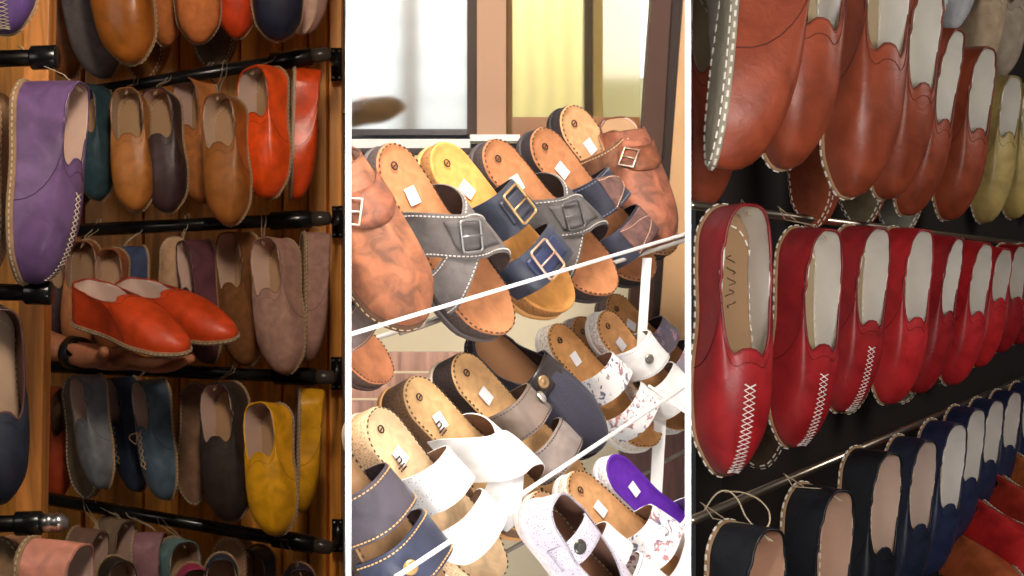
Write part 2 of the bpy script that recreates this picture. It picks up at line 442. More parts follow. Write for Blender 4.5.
# panelled wooden wall behind the left rack: planks with grooves between them
m = MB(); k = (348.4-512)/F; y0 = 3.46; xr = k*y0-.009; xs = [xr-.002, xr-.030, xr-.068, xr-.118, xr-.2]
while xs[-1] > -1.5: xs.append(xs[-1]-(.115 if len(xs) % 2 else .07))
for i in range(len(xs)-1):
    b, a = xs[i]-.003, xs[i+1]+.003; dy = .012 if i % 3 == 1 else 0
    m.v += [Vector(q) for q in ((a, y0-dy, .02), (b, y0-dy, .02), (b, y0-dy, 2.7), (a, y0-dy, 2.7), (a-.003, y0+.014, .02), (b+.003, y0+.014, .02), (b+.003, y0+.014, 2.7), (a-.003, y0+.014, 2.7))]
    n = len(m.v)-8
    for q in ((0, 1, 2, 3), (0, 3, 7, 4), (1, 5, 6, 2)): m.f.append(tuple(n+j for j in q))
m.box(((xr-1.5)/2-.02, y0+.024, 1.36), Vector(((xr+1.5)/2, 0, 0)), Vector((0, .008, 0)), Vector((0, 0, 1.34)))
structure(m.build('wall_back_left', mat((240, 158, 60), 'wood'), smooth=False))
# dark wall running away behind the right rack
a, b = Vector((.285, 2.37, 0)), Vector((2.4, 5.2, 0)); dv = (b-a).normalized(); nn = Vector((dv.y, -dv.x, 0)); m = MB()
mm = (a+b)/2; m.box((mm.x-nn.x*.03, mm.y-nn.y*.03, 1.36), (b-a)/2, nn*.02, Vector((0, 0, 1.34)))
structure(m.build('wall_back_right', mat((34, 26, 22), 'matte'), smooth=False))
# ================================================================= bay 2 window
def slab(px0, px1, py0, py1, d, t):
    m = MB(); p, q = P(px0, py0, d), P(px1, py1, d); c = (p+q)/2; c.y = d+t/2
    return m, c, Vector(((q.x-p.x)/2, 0, 0)), Vector((0, t/2, 0)), Vector((0, 0, (p.z-q.z)/2))
def panel(name, px0, px1, py0, py1, d, t, mt, parent=None):
    m, c, ax, ay, az = slab(px0, px1, py0, py1, d, t); m.box(c, ax, ay, az); return m.build(name, mt, parent, smooth=False)
win = structure(bpy.data.objects.new('window_1', None)); C.objects.link(win)
for nm, x0, x1, y0_, y1_, d, t, c_, kd in (
    ('mullion', 467, 477, -160, 134, 3.12, .05, (62, 44, 32), 'plain'), ('mullion', 477, 506, -160, 142, 3.10, .06, (186, 146, 118), 'plain'),
    ('mullion', 506, 512.5, -160, 140, 3.16, .04, (116, 82, 34), 'plain'), ('mullion', 584, 594, -160, 140, 3.3, .05, (66, 46, 28), 'plain'), ('mullion', 594, 603, -160, 140, 3.25, .03, (190, 170, 120), 'plain'),
    ('rail', 350, 467, 129, 135, 3.12, .05, (70, 64, 66), 'gloss'), ('rail', 512, 640, 117, 140, 3.16, .05, (150, 96, 44), 'gloss')):
    panel(nm, x0, x1, y0_, y1_, d, t, mat(c_, kd), win)
panel('pane', 350, 467, -160, 129, 3.14, .006, mat((250, 252, 252), 'glass'), win); panel('pane', 512.5, 640, -160, 119, 3.19, .006, mat((246, 240, 214), 'glass'), win)
dr = structure(bpy.data.objects.new('door_1', None)); C.objects.link(dr)
# dark door frame leaning right with a tan reveal beyond it
def para(nm, xa, xb, xc_, xd, y0_, y1_, d, t, mt, parent):
    m = MB(); pts = [P(xa, y0_, d), P(xb, y0_, d), P(xd, y1_, d), P(xc_, y1_, d)]; m.v = pts+[p+Vector((0, t, 0)) for p in pts]
    m.f = [(0, 1, 2, 3), (7, 6, 5, 4), (0, 4, 5, 1), (1, 5, 6, 2), (2, 6, 7, 3), (3, 7, 4, 0)]; return m.build(nm, mt, parent, smooth=False)
for y0_, y1_, q in ((-160, -10, (652, 672, 652, 672, 684, 684)), (-10, 330, (652, 672, 628, 652, 684, 659)), (330, 640, (628, 652, 628, 652, 659, 659))):
    para('door_frame', q[0], q[1], q[2], q[3], y0_, y1_, 3.0, .06, mat((74, 44, 30), 'plain'), dr)
    para('door_edge', q[1], q[4], q[3], q[5], y0_, y1_, 3.01, .06, mat((44, 27, 20), 'plain'), dr)
    para('reveal', q[4], 687.2, q[5], 687.2, y0_, y1_, 3.0, .06, mat((214, 172, 126), 'plain'), dr)
panel('trim_1', 350.5, 470, 139, 148, 2.95, .05, mat((235, 233, 230), 'plain'))['kind'] = 'structure'
panel('trim_2', 470, 520, 134.5, 141, 2.95, .05, mat((235, 233, 230), 'plain'))['kind'] = 'structure'
panel('trim_3', 350.5, 520, 148, 153, 2.93, .05, mat((60, 50, 48), 'plain'))['kind'] = 'structure'
structure(panel('wall_outside', 338, 470, -200, 135, 4.7, .05, mat((236, 238, 236), 'blinds')))
panel('trim_4', 404, 417, -200, 135, 4.6, .04, mat((118, 106, 92), 'plain'))['kind'] = 'structure'
cu_ = panel('curtain', 478, 586, -200, 140, 4.3, .02, mat((172, 162, 118), 'cloth')); tag(cu_, 'pale olive curtain hanging behind the window pane', 'curtain')
structure(panel('wall_outside_right', 586, 700, -200, 78, 4.7, .05, mat((250, 246, 240), 'plain')))
structure(panel('wall_outside_low', 586, 700, 78, 145, 4.65, .05, mat((176, 168, 132), 'plain')))
structure(panel('wall_back', 345, 660, 153, 640, 3.06, .05, mat((226, 214, 184), 'plain')))
# slatted bench boards low on the left and a brown board low on the right
bn = empty('slatted_bench', Matrix.Translation(P(400, 480, 2.75)), 'rosy brown wooden slats of a bench behind the sandals at lower left', 'bench')
for i, (y0_, y1_) in enumerate(((352, 371), (374, 398), (401, 432), (436, 475), (480, 530))):
    o = panel('slat', 351.5, 470, y0_, y1_, 2.6-.02*i, .02, mat((186, 146, 130), 'wood')); o.parent = bn; o.matrix_parent_inverse = Matrix.Translation(-P(400, 480, 2.75))
o = panel('cupboard_board', 620, 686, 340, 620, 2.9, .04, mat((96, 52, 44), 'wood')); tag(o, 'dark reddish brown board standing upright behind the rack at lower right', 'board')
shoe('brown suede shoe behind the window pane at left, standing in for a reflected one', (352, 122, 3.5), (404, 108, 3.4), 62, (128, 92, 52), kind='suede', w=1.1)  # this and the orange lump stand in for shoes mirrored in the pane
o = MB(); R0 = P(378, 106, 3.6); o.grid([[R0+Vector((math.cos(q)*r_*.05, math.sin(q)*.02*r_, .018*z_)) for q in [i*.5236 for i in range(12)]] for r_, z_ in ((.02, 1), (.7, .9), (1, .3), (1, -.3), (.7, -.9), (.02, -1))], closed_v=True)
tag(o.build('blob', mat((226, 120, 70), 'plain')), 'small orange cushion behind the window beside the brown shoe, standing in for reflected shoes', 'blob')
# ================================================================= bay 2 wire rack
rk = empty('wire_rack', Matrix.Translation(P(520, 300, 2.1)), 'white wire shoe rack holding the rows of sandals', 'rack'); RI = Matrix.Translation(-P(520, 300, 2.1))
def wire(pts, r, nm='wire', col=(240, 238, 236)):
    m = MB(); m.tube([P(*p) for p in pts], r, 10); o = m.build(nm, mat(col, 'gloss'), rk); o.matrix_parent_inverse = RI
wire([(351.3, 334, 1.72), (685.6, 234, 2.12)], .0021, 'front_wire'); wire([(395, 577, 1.68), (402, 573, 1.68), (685.6, 386, 2.05)], .0024, 'front_wire')
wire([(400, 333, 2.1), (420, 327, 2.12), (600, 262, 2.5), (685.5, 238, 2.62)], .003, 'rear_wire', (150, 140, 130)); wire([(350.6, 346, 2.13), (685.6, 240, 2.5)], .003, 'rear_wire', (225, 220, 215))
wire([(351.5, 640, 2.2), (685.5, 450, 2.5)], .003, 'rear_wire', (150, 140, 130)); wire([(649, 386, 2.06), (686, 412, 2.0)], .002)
m = MB(); m.box((P(638, 262, 2.45)+P(650, 345, 2.45))/2, Vector((.0062, 0, 0)), Vector((0, .004, 0)), Vector((.004, 0, .062))); o = m.build('upright', mat((245, 245, 245), 'gloss'), rk, smooth=False); o.matrix_parent_inverse = RI
m = MB(); m.box((P(652, 425, 2.45)+P(662, 520, 2.45))/2, Vector((.0082, 0, 0)), Vector((0, .004, 0)), Vector((.004, 0, .072))); o = m.build('upright', mat((245, 245, 245), 'gloss'), rk, smooth=False); o.matrix_parent_inverse = RI
# ================================================================= bay 2 footwear
G2 = 'sandals on the upper shelf of the wire rack'; G3 = 'sandals on the middle shelf of the wire rack'; G4 = 'sandals on the bottom shelf of the wire rack'
GOLD = (214, 176, 120); SIL = (200, 196, 190); WT = (235, 232, 225)
def clog_buckle(root, U, NRM, S, idx, V, sc):
    m = MB(); rows = []
    for u in range(5):
        r = []
        for k_ in range(17):
            ph = -.9+1.8*k_/16; v = .72+.16*u/4; p = U(ph, v); r.append(sc(p+NRM[idx(ph)][9]*.003))
        rows.append(r)
    m.grid(rows); o = m.build('strap', mat((124, 70, 46), 'worn'), root); s = o.modifiers.new('t', 'SOLIDIFY'); s.thickness = .002
    c = sc(U(.45, .8)+NRM[idx(.45)][9]*.006); ax = (sc(U(.62, .8))-sc(U(.3, .8))).normalized(); n = NRM[idx(.45)][9]; ay = ax.cross(n).normalized()
    b = MB(); b.tube([c+ax*x*.012*S+ay*y*.015*S for x, y in ((-1, -1), (1, -1), (1, 1), (-1, 1))], .0017*S, 8, closed=True); b.tube([c-ax*.012*S, c+ax*.013*S], .0013*S, 6)
    b.build('buckle', mat((210, 200, 180), 'metal'), root)
shoe('distressed brown leather clog with side strap, front of upper shelf beside the white divider', (308, 136, 2.0), (420, 322, 1.95), 24, (130, 78, 50), kind='worn', mule=True, throat=.26, w=1.14, h=.85, tongue=.0, sole=(96, 70, 54),
     insole=(205, 150, 100), group=G2, name='clog', cat='clog', clip=K2L, buckle=clog_buckle, thick=.016, seam=False)
shoe('rosy brown suede clog with buckled strap, far right end of the upper shelf', (612, 118, 2.62), (664, 246, 2.5), 25, (146, 88, 66), kind='worn', mule=True, throat=.26, w=1.05, h=.95, tongue=.0, group=G2, name='clog', cat='clog', clip=K2R, buckle=clog_buckle, thick=.012, seam=False)
sandal('dark soled sandal with a grey brown strap and tan toe below the brown clog', (285, 262, 1.96), (388, 378, 2.03), 52,
       [(.42, .62, .50, .72, .042, (112, 94, 92), 'leather', dict(stitch=(200, 140, 100)))], w=1.1, insole=(200, 130, 92), cork=(86, 66, 60), outsole=(84, 66, 62), group=G2, clip=K2L)
sandal('sandal with grey crossed straps and a square buckle beside the brown clog', (380, 148, 2.08), (506, 330, 2.15), 45,
       [(.56, .76, .28, .44, .046, (112, 106, 104), 'suede', dict(stitch=(200, 196, 190), lining=(66, 56, 54))), (.26, .48, .58, .80, .052, (104, 98, 96), 'suede', dict(stitch=(205, 200, 196), buckle=(.42, (150, 150, 150), 1.15), bcol=(84, 80, 80), lining=(70, 60, 58)))],
       insole=(178, 120, 82), cork=(74, 62, 60), outsole=(92, 84, 84), group=G2)
sandal('natural cork sandal with two navy straps and gold buckles', (432, 148, 2.18), (568, 306, 2.25), 45,
       [(.30, .50, .36, .56, .050, (50, 54, 68), 'leather', dict(buckle=(.48, GOLD, 1.35), bcol=(44, 48, 62), lining=(42, 40, 48))), (.60, .78, .64, .82, .042, (52, 57, 74), 'leather', dict(buckle=(.42, (222, 186, 160), 1.35), bcol=(40, 50, 86), lining=(42, 40, 48)))],
       insole=(214, 152, 84), cork=(160, 110, 62), outsole=(214, 160, 96), group=G2, rimstitch=False)
sandal('sandal with charcoal crossed straps and a dark square buckle behind the navy strapped one', (484, 145, 2.30), (612, 290, 2.37), 45,
       [(.58, .78, .30, .46, .044, (104, 98, 96), 'suede', dict(stitch=(200, 196, 190))), (.28, .50, .58, .80, .050, (96, 92, 92), 'suede', dict(stitch=(200, 196, 190), buckle=(.42, (120, 118, 120), 1.15), lining=(54, 46, 48)))],
       insole=(178, 120, 82), cork=(64, 54, 54), outsole=(80, 70, 72), group=G2)
sandal('black soled sandal with navy straps and stitched brown triangular patches', (532, 133, 2.42), (650, 276, 2.49), 45,
       [(.32, .52, .40, .60, .050, (48, 50, 64), 'leather', dict(stitch=(120, 130, 150), patch=(.42, .72, (112, 82, 78)), tri=1, lining=(44, 40, 48))), (.62, .80, .66, .84, .042, (50, 52, 68), 'leather', dict(patch=(.35, .7, (116, 84, 80)), lining=(44, 40, 48)))],
       insole=(182, 124, 86), cork=(42, 34, 38), outsole=(70, 62, 64), group=G2)
sandal('dark soled sandal with brown leather strap and two buckles, rearmost on the upper shelf', (562, 110, 2.56), (672, 250, 2.63), 45,
       [(.26, .44, .32, .5, .050, (126, 84, 62), 'worn', dict(buckle=(.6, SIL, 1.1), stitch=(220, 190, 150)))], insole=(222, 168, 122), cork=(44, 36, 40), outsole=(50, 42, 44), group=G2, clip=K2R)
BW = (250, 250, 252)
sandal('navy sandal with two straps and orange stitching at the lower left corner', (292, 418, 1.88), (440, 606, 1.95), 45,
       [(.34, .54, .38, .58, .048, (72, 66, 76), 'leather', dict(stitch=(224, 178, 120), lining=(40, 32, 34))), (.60, .80, .64, .84, .042, (50, 56, 78), 'leather', dict(stitch=(224, 178, 120), lining=(60, 44, 42), button=(.3, GOLD)))],
       insole=(150, 116, 84), cork=(60, 46, 42), outsole=(44, 36, 38), group=G3, clip=K2L)
sandal('white perforated sandal with two straps and word printed on its tan heel', (366, 414, 1.97), (500, 574, 2.04), 45,
       [(.30, .50, .36, .56, .050, BW, 'perf', dict(lining=(140, 112, 96))), (.58, .78, .64, .80, .044, BW, 'perf', dict(lining=(140, 112, 96), round=.12)), (.44, .64, .50, .60, .012, (248, 248, 250), 'plain', dict(v=(0, .2)))],
       wedge=.01, insole=(222, 190, 150), cork=(226, 190, 150), outsole=(238, 220, 196), group=G3, logo='word')
sandal('brown soled sandal with broad plain white crossed straps', (404, 384, 2.06), (544, 524, 2.13), 45,
       [(.62, .84, .34, .54, .042, (248, 247, 246), 'leather', dict(lining=(120, 92, 74))), (.26, .52, .62, .86, .050, (248, 247, 246), 'leather', dict(lining=(110, 84, 68)))],
       wedge=.022, insole=(206, 166, 118), cork=(116, 88, 66), outsole=(214, 160, 104), group=G3, logo='word')
sandal('sandal with two pewter straps and a silver button', (452, 360, 2.15), (584, 496, 2.22), 45,
       [(.30, .48, .36, .54, .050, (158, 142, 132), 'metallic_leather', dict(stitch=(90, 80, 76), button=(.62, (225, 222, 218)), lining=(84, 68, 62))), (.56, .74, .62, .78, .044, (176, 164, 158), 'metallic_leather', dict(stitch=(90, 80, 76), round=.12, lining=(84, 68, 62)))],
       wedge=.018, insole=(212, 168, 118), cork=(58, 46, 44), outsole=(216, 198, 178), group=G3)
def band(t0, t1, hh, col, bcol, kd='shiny'):
    def f(root, U, NRM, S, idx, V, sc):
        rows = []
        for u in range(7):
            t = t0+(t1-t0)*u/6; ph = math.acos(2*t-1); A, B = U(ph, .15), U(-ph, .15); r = []
            for k_ in range(23):
                q = math.pi*k_/22; c = math.cos(q); e = (1 if c > 0 else -1)*abs(c)**.7
                p = (A+B)/2+(A-B)/2*e*1.06; p.z = A.z+(hh-A.z)*math.sin(q)**.65; r.append(sc(p))
            rows.append(r)
        m = MB(); m.grid(rows); o = m.build('strap', mat(col, kd), root); s = o.modifiers.new('t', 'SOLIDIFY'); s.thickness = .0025; s.offset = 0
        k_ = 8; c = rows[3][k_]; tv = (rows[3][k_+1]-rows[3][k_-1]).normalized(); tu = (rows[4][k_]-rows[2][k_]).normalized(); n = tv.cross(tu).normalized()
        if n.z < 0: n = -n
        m = MB(); m.grid([[c+n*z*S+(tv*math.cos(q)+tu*math.sin(q))*rr*.0105*S for q in [i*2*math.pi/24 for i in range(24)]] for rr, z in ((.01, .0045), (.35, .0043), (.5, .003), (.65, .0042), (.85, .004), (1, .001))], closed_v=True)
        m.build('button', mat(bcol, 'metal'), o)
    return f
shoe('black clog with punched toe and brass button, behind the pewter strapped sandal', (474, 336, 2.25), (600, 446, 2.3), 42, (52, 52, 68), kind='perf', mule=True, throat=.50, w=1.2, h=1.0, tongue=.075, thick=.018, sole=(44, 36, 40), insole=(150, 106, 72), lining=(60, 44, 42),
     group=G3, name='clog', cat='clog', seam=False, buckle=band(.36, .50, .052, (40, 34, 36), (176, 146, 108)), tw=.0003)
sandal('white sandal with two flower printed straps on a tan footbed', (548, 330, 2.38), (656, 440, 2.45), 45,
       [(.34, .52, .38, .56, .048, (246, 244, 244), 'floral', dict(lining=(150, 120, 110))), (.62, .80, .66, .82, .042, (246, 246, 248), 'floral', {})],
       insole=(206, 152, 98), cork=(236, 226, 214), outsole=(240, 234, 226), group=G3)
sandal('mauve grey sandal with tan insole between the flower printed and the white one', (572, 322, 2.46), (672, 426, 2.53), 45,
       [(.30, .46, .34, .50, .046, (150, 140, 146), 'leather', dict(lining=(84, 72, 78)))], insole=(200, 146, 98), cork=(150, 134, 132), outsole=(196, 186, 184), group=G3, w=.95)
sandal('shiny white sandal with two wide straps at right of the middle shelf', (598, 316, 2.42), (688, 424, 2.49), 45,
       [(.24, .46, .30, .54, .05, (252, 252, 252), 'leather', dict(stitch=(210, 210, 215), button=(.35, (150, 146, 140)), lining=(150, 140, 136))), (.54, .78, .60, .82, .044, (252, 252, 252), 'leather', dict(lining=(150, 140, 136)))],
       insole=(214, 160, 108), cork=(240, 238, 236), outsole=(244, 242, 240), group=G3, clip=K2R)
sandal('dark sandal with grey flower printed straps at the far right of the middle shelf', (606, 300, 2.54), (704, 396, 2.61), 45,
       [(.32, .5, .36, .54, .05, (96, 88, 100), 'floral', dict(lining=(54, 46, 52))), (.58, .78, .62, .8, .044, (150, 146, 160), 'floral', {})], insole=(204, 150, 100), cork=(120, 104, 100), outsole=(110, 96, 96), group=G3, clip=K2R)
sandal('white sandal with a bright purple insole on the bottom shelf', (606, 462, 2.18), (716, 566, 2.25), 45, [(.50, .78, .56, .86, .05, BW, 'leather', dict(stitch=(120, 110, 150), lining=(150, 130, 160)))],
       insole=(98, 44, 168), cork=(236, 232, 240), outsole=(236, 232, 240), group=G4, clip=K2R, rimstitch=False, logo=None)
sandal('white sandal with tan insole beside the purple one on the bottom shelf', (566, 480, 2.12), (700, 590, 2.19), 45, [(.40, .62, .46, .68, .05, BW, 'floral', dict(lining=(150, 126, 112))), (.7, .86, .72, .88, .04, BW, 'leather', {})],
       insole=(206, 156, 108), cork=(238, 228, 218), outsole=(238, 232, 226), group=G4, clip=K2R)
sandal('tan footed sandal with white straps in the middle of the bottom shelf', (528, 500, 2.06), (662, 626, 2.13), 45, [(.32, .50, .38, .58, .05, BW, 'leather', dict(lining=(140, 112, 100))), (.58, .80, .64, .84, .046, BW, 'leather', dict(lining=(140, 112, 100), stitch=(200, 200, 210)))],
       insole=(200, 156, 116), cork=(232, 220, 206), outsole=(238, 230, 222), group=G4)
shoe('pale lilac grey punched shoe with a dark round button at the bottom edge', (528, 506, 1.98), (636, 640, 2.03), 42, (190, 184, 198), kind='perf', throat=.62, w=1.1, h=.85, tongue=-.01, thick=.014, sole=(206, 196, 200), insole=(140, 96, 70), lining=(120, 88, 74),
     group=G4, name='strapped_shoe', cat='shoe', seam=False, open0=.02, buckle=band(.22, .36, .054, (194, 188, 202), (92, 92, 88), 'perf'), tw=.0003)
sandal('red insoled sandal peeping out under the white perforated one', (400, 560, 2.08), (470, 680, 2.15), 45, [(.3, .5, .36, .56, .05, (236, 226, 222), 'leather', {})], insole=(190, 40, 44), cork=(200, 180, 170), outsole=(150, 130, 124), group=G4, sticker=False)
# ================================================================= bay 1 footwear
PK = (208, 172, 158)
S1 = lambda *a, **k: shoe(*a, **{**dict(clip=None), **k})
g0, g1, g2_, g3_, g4_, gL = ('shoes hanging in the top row of the left rack', 'shoes hanging in the second row of the left rack', 'shoes hanging in the third row of the left rack', 'shoes hanging in the fourth row of the left rack', 'shoes hanging in the bottom row of the left rack', 'shoes hanging at the left edge on the near rack')
bay1 = [
 # label, heel, toe, a, colour, options
 ('purple leather shoe toe at the top left corner with a crossed seam', (2, -170, 2.4), (10, 34, 2.4), -8, (92, 66, 122), dict(zig=(214, 196, 170), group=gL)),
 ('brown shoe with dark inside, leftmost in the top row beside the wooden post', (62, -70, 3.32), (73, 77, 3.32), -50, (134, 78, 38), dict(group=g0, lining=(60, 44, 36))),
 ('grey suede shoe in the top row left of the glossy tan one', (82, -62, 3.2), (108, 77, 3.2), -28, (104, 94, 92), dict(kind='suede', group=g0, lining=PK)),
 ('large glossy tan brown shoe in the top row', (112, -90, 3.08), (137, 63, 3.05), -22, (164, 94, 30), dict(kind='shiny', w=1.05, group=g0)),
 ('brown shoe seen from its sole, hanging behind the glossy tan one', (146, -60, 3.32), (146, 80, 3.32), 150, (128, 78, 34), dict(group=g0, sole=(134, 82, 38))),
 ('narrow tan shoe in the top row right of the glossy tan one', (160, -80, 3.2), (164, 46, 3.2), 12, (190, 112, 58), dict(kind='suede', w=.8, group=g0)),
 ('orange tan round toed shoe in the top row left of the red one', (194, -90, 3.1), (197, 43, 3.1), 0, (206, 120, 66), dict(kind='suede', w=1.05, group=g0)),
 ('shoe with a grey brown sole and pale stitching, below the orange tan toe', (212, -62, 3.3), (217, 69, 3.3), 158, (112, 92, 76), dict(kind='suede', group=g0, sole=(110, 92, 74))),
 ('red orange shoe toe in the top row left of the navy one', (236, -92, 3.15), (239, 38, 3.15), -10, (208, 66, 24), dict(w=.95, group=g0)),
 ('navy leather shoe toe in the top row', (274, -94, 3.05), (276, 41, 3.05), 2, (28, 31, 50), dict(w=1.15, group=g0)),
 ('shoe with a pale pink sole at the right end of the top row', (302, -92, 3.15), (304, 33, 3.15), 140, (190, 150, 136), dict(group=g0, sole=(206, 168, 150))),
 ('large purple leather shoe in side view at the left', (30, 82, 2.42), (26, 283, 2.4), 66, (108, 80, 122), dict(kind='shiny', w=1.12, h=1.2, zig=(220, 200, 180), group=gL, thick=.009, string=(20, 56, 2.42))),
 ('tan soled shoe cut by the left edge, back to back with the large purple one', (-22, 86, 2.45), (-18, 284, 2.45), 160, (150, 116, 84), dict(group=gL, sole=(176, 140, 108), w=.8)),
 ('black navy shoe half hidden behind the large purple one', (80, 92, 3.3), (80, 206, 3.3), -30, (36, 42, 62), dict(group=g1, kind='shiny')),
 ('dark teal leather shoe in the second row right of the purple one', (99, 85, 3.2), (101, 200, 3.2), -42, (52, 76, 82), dict(group=g1, kind='shiny', lining=(216, 184, 166), w=1.05, string=(100, 92, 3.2))),
 ('tan shoe with open beige insole in the second row', (131, 93, 3.15), (139, 211, 3.12), -14, (180, 112, 48), dict(group=g1, lining=(200, 170, 140), insole=(170, 134, 96), string=(138, 83, 3.2))),
 ('dark plum shoe beside the beige insoled tan one in the second row', (163, 93, 3.17), (171, 212, 3.14), -20, (66, 46, 46), dict(group=g1, lining=(214, 180, 162), w=1.02, string=(172, 78, 3.2))),
 ('light tan shoe behind the brown one in the second row', (203, 78, 3.24), (206, 202, 3.24), -44, (196, 122, 66), dict(group=g1, w=1.0, lining=PK, string=(212, 70, 3.2))),
 ('brown leather shoe with a round toe, front of the second row', (229, 98, 3.08), (233, 225, 3.05), -26, (158, 96, 40), dict(group=g1, lining=(220, 190, 165), string=(226, 68, 3.2))),
 ('vivid red orange leather shoe with pale lining, left of the pair at the right', (271, 68, 3.12), (272, 198, 3.08), -44, (238, 82, 20), dict(group=g1, w=1.15, kind='shiny', lining=(214, 184, 168), string=(277, 60, 3.2), open0=.05)),
 ('vivid red orange shoe turned away to the right, back to back with its twin', (303, 68, 3.2), (297, 199, 3.2), 92, (236, 80, 22), dict(group=g1, w=1.15, kind='shiny', sole=(196, 168, 140))),
 ('dark plum shoe at the left end of the third row, behind the purple toe', (58, 242, 3.32), (58, 350, 3.32), -20, (70, 46, 52), dict(group=g2_)),
 ('tan and brown shoe with open insole at left of the third row', (86, 240, 3.2), (82, 352, 3.2), -12, (178, 112, 68), dict(group=g2_, insole=(150, 116, 84), string=(100, 226, 3.2))),
 ('small tan open shoe left of the blue one in the third row', (115, 248, 3.16), (112, 350, 3.16), -18, (172, 98, 56), dict(group=g2_, insole=(176, 140, 108), lining=(216, 180, 158))),
 ('blue grey leather shoe between the small tan and the beige soled shoes', (142, 246, 3.2), (142, 350, 3.2), -68, (62, 74, 104), dict(group=g2_, kind='shiny', string=(148, 226, 3.2))),
 ('shoe showing a beige suede sole in the middle of the third row', (174, 237, 3.22), (172, 350, 3.22), 165, (96, 84, 78), dict(group=g2_, sole=(190, 150, 116), w=.95)),
 ('plum leather shoe in side view in the third row', (206, 240, 3.2), (213, 363, 3.18), -62, (96, 54, 62), dict(group=g2_, string=(188, 222, 3.2))),
 ('brown suede shoe in the third row left of the taupe pair', (246, 233, 3.2), (250, 365, 3.18), -42, (128, 82, 46), dict(group=g2_, kind='suede', w=.95, lining=(216, 180, 156))),
 ('large taupe suede shoe, left of the taupe pair', (282, 240, 3.1), (289, 373, 3.06), -40, (172, 132, 116), dict(group=g2_, kind='suede', w=1.05, lining=(226, 190, 170), string=(264, 216, 3.2))),
 ('taupe suede shoe turned right, back to back with the large taupe one', (312, 232, 3.2), (309, 361, 3.2), 98, (176, 134, 120), dict(group=g2_, kind='suede', w=1.15, string=(292, 218, 3.2))),
 ('orange red shoe half hidden right of the wooden post', (50, 386, 3.28), (53, 499, 3.28), 30, (164, 62, 28), dict(group=g3_, w=.85)),
 ('olive brown suede shoe showing its sole, left in the fourth row', (72, 377, 3.2), (90, 497, 3.16), 148, (140, 104, 58), dict(group=g3_, kind='suede', sole=(110, 92, 72), w=.85)),
 ('grey leather shoe in side view in the fourth row', (97, 375, 3.14), (107, 488, 3.1), -62, (112, 114, 118), dict(group=g3_, w=1.05)),
 ('navy laced shoe in the fourth row', (130, 376, 3.2), (142, 491, 3.18), -58, (54, 64, 86), dict(group=g3_, kind='shiny', w=.95, lace=(196, 164, 132))),
 ('blue grey leather shoe with loose laces in the fourth row', (160, 379, 3.13), (170, 499, 3.1), -62, (86, 104, 120), dict(group=g3_, kind='shiny', lace=(206, 174, 142), string=(150, 366, 3.2))),
 ('dark shoe showing a brown sole in the middle of the fourth row', (193, 383, 3.2), (197, 504, 3.17), 158, (58, 60, 60), dict(group=g3_, sole=(146, 110, 86), w=.9, string=(202, 372, 3.2))),
 ('black brown leather shoe with pinkish lining in the fourth row', (230, 382, 3.1), (234, 521, 3.08), -32, (60, 48, 42), dict(group=g3_, lining=(222, 186, 170), string=(238, 368, 3.2))),
 ('bright yellow leather shoe, left of the yellow pair', (275, 404, 3.05), (280, 535, 3.0), -40, (232, 164, 20), dict(group=g3_, w=1.1, kind='shiny', lining=(214, 180, 160), collar=(238, 170, 26))),
 ('yellow leather shoe turned right, back to back with its twin', (307, 388, 3.16), (302, 512, 3.16), 95, (228, 162, 24), dict(group=g3_, w=1.15, kind='shiny', sole=(150, 120, 100))),
 ('navy shoe with brown collar and pale footbed at the left edge', (-4, 306, 2.45), (-6, 504, 2.45), 10, (34, 38, 54), dict(group=gL, collar=(92, 56, 54), insole=(190, 158, 130), lining=(110, 76, 66), w=.9, throat=.6)),
 ('salmon pink leather shoe at the bottom left corner', (36, 538, 2.4), (30, 740, 2.4), 58, (224, 148, 126), dict(group=gL, h=1.2, thick=.009, w=1.05)),
 ('tan soled shoe at the bottom left corner, back to back with the salmon one', (-2, 538, 2.45), (-4, 740, 2.45), 160, (150, 110, 80), dict(group=gL, sole=(140, 110, 84), w=.9)),
 ('grey brown leather shoe in the bottom row right of the salmon one', (78, 527, 3.1), (72, 655, 3.1), 55, (126, 96, 80), dict(group=g4_, string=(82, 504, 3.2))),
 ('olive brown shoe in the bottom row behind the grey brown one', (106, 517, 3.2), (104, 640, 3.2), 50, (130, 108, 86), dict(group=g4_, string=(92, 502, 3.2))),
 ('dark olive shoe with a low heel in the bottom row left of the mauve one', (114, 556, 3.08), (112, 680, 3.08), 20, (58, 50, 42), dict(group=g4_)),
 ('mauve leather shoe in the bottom row', (137, 532, 3.15), (140, 655, 3.15), 75, (150, 106, 112), dict(group=g4_, string=(120, 512, 3.2))),
 ('pale teal shoe in the bottom row', (174, 537, 3.15), (178, 660, 3.15), 25, (118, 148, 146), dict(group=g4_, w=1.1, string=(156, 520, 3.2))),
 ('magenta shoe in the bottom row between the teal and the navy ones', (192, 563, 3.05), (192, 690, 3.05), 10, (190, 60, 100), dict(group=g4_)),
 ('navy shoe with open beige inside at the bottom row', (222, 553, 3.02), (224, 680, 3.02), 0, (44, 56, 74), dict(group=g4_)),
 ('shoe showing a tan sole in the bottom row behind the navy one', (228, 538, 3.2), (232, 665, 3.2), 160, (146, 100, 72), dict(group=g4_, sole=(164, 124, 94), w=1.05, string=(206, 526, 3.2))),
 ('black blue shoe heel in the bottom row right of the tan sole', (258, 545, 3.25), (258, 665, 3.25), -20, (30, 36, 48), dict(group=g4_, string=(222, 528, 3.2))),
 ('dark purple shoe at the right end of the bottom row', (300, 563, 3.15), (300, 690, 3.15), 5, (62, 46, 66), dict(group=g4_, sole=(150, 110, 80), string=(280, 540, 3.2))),
]
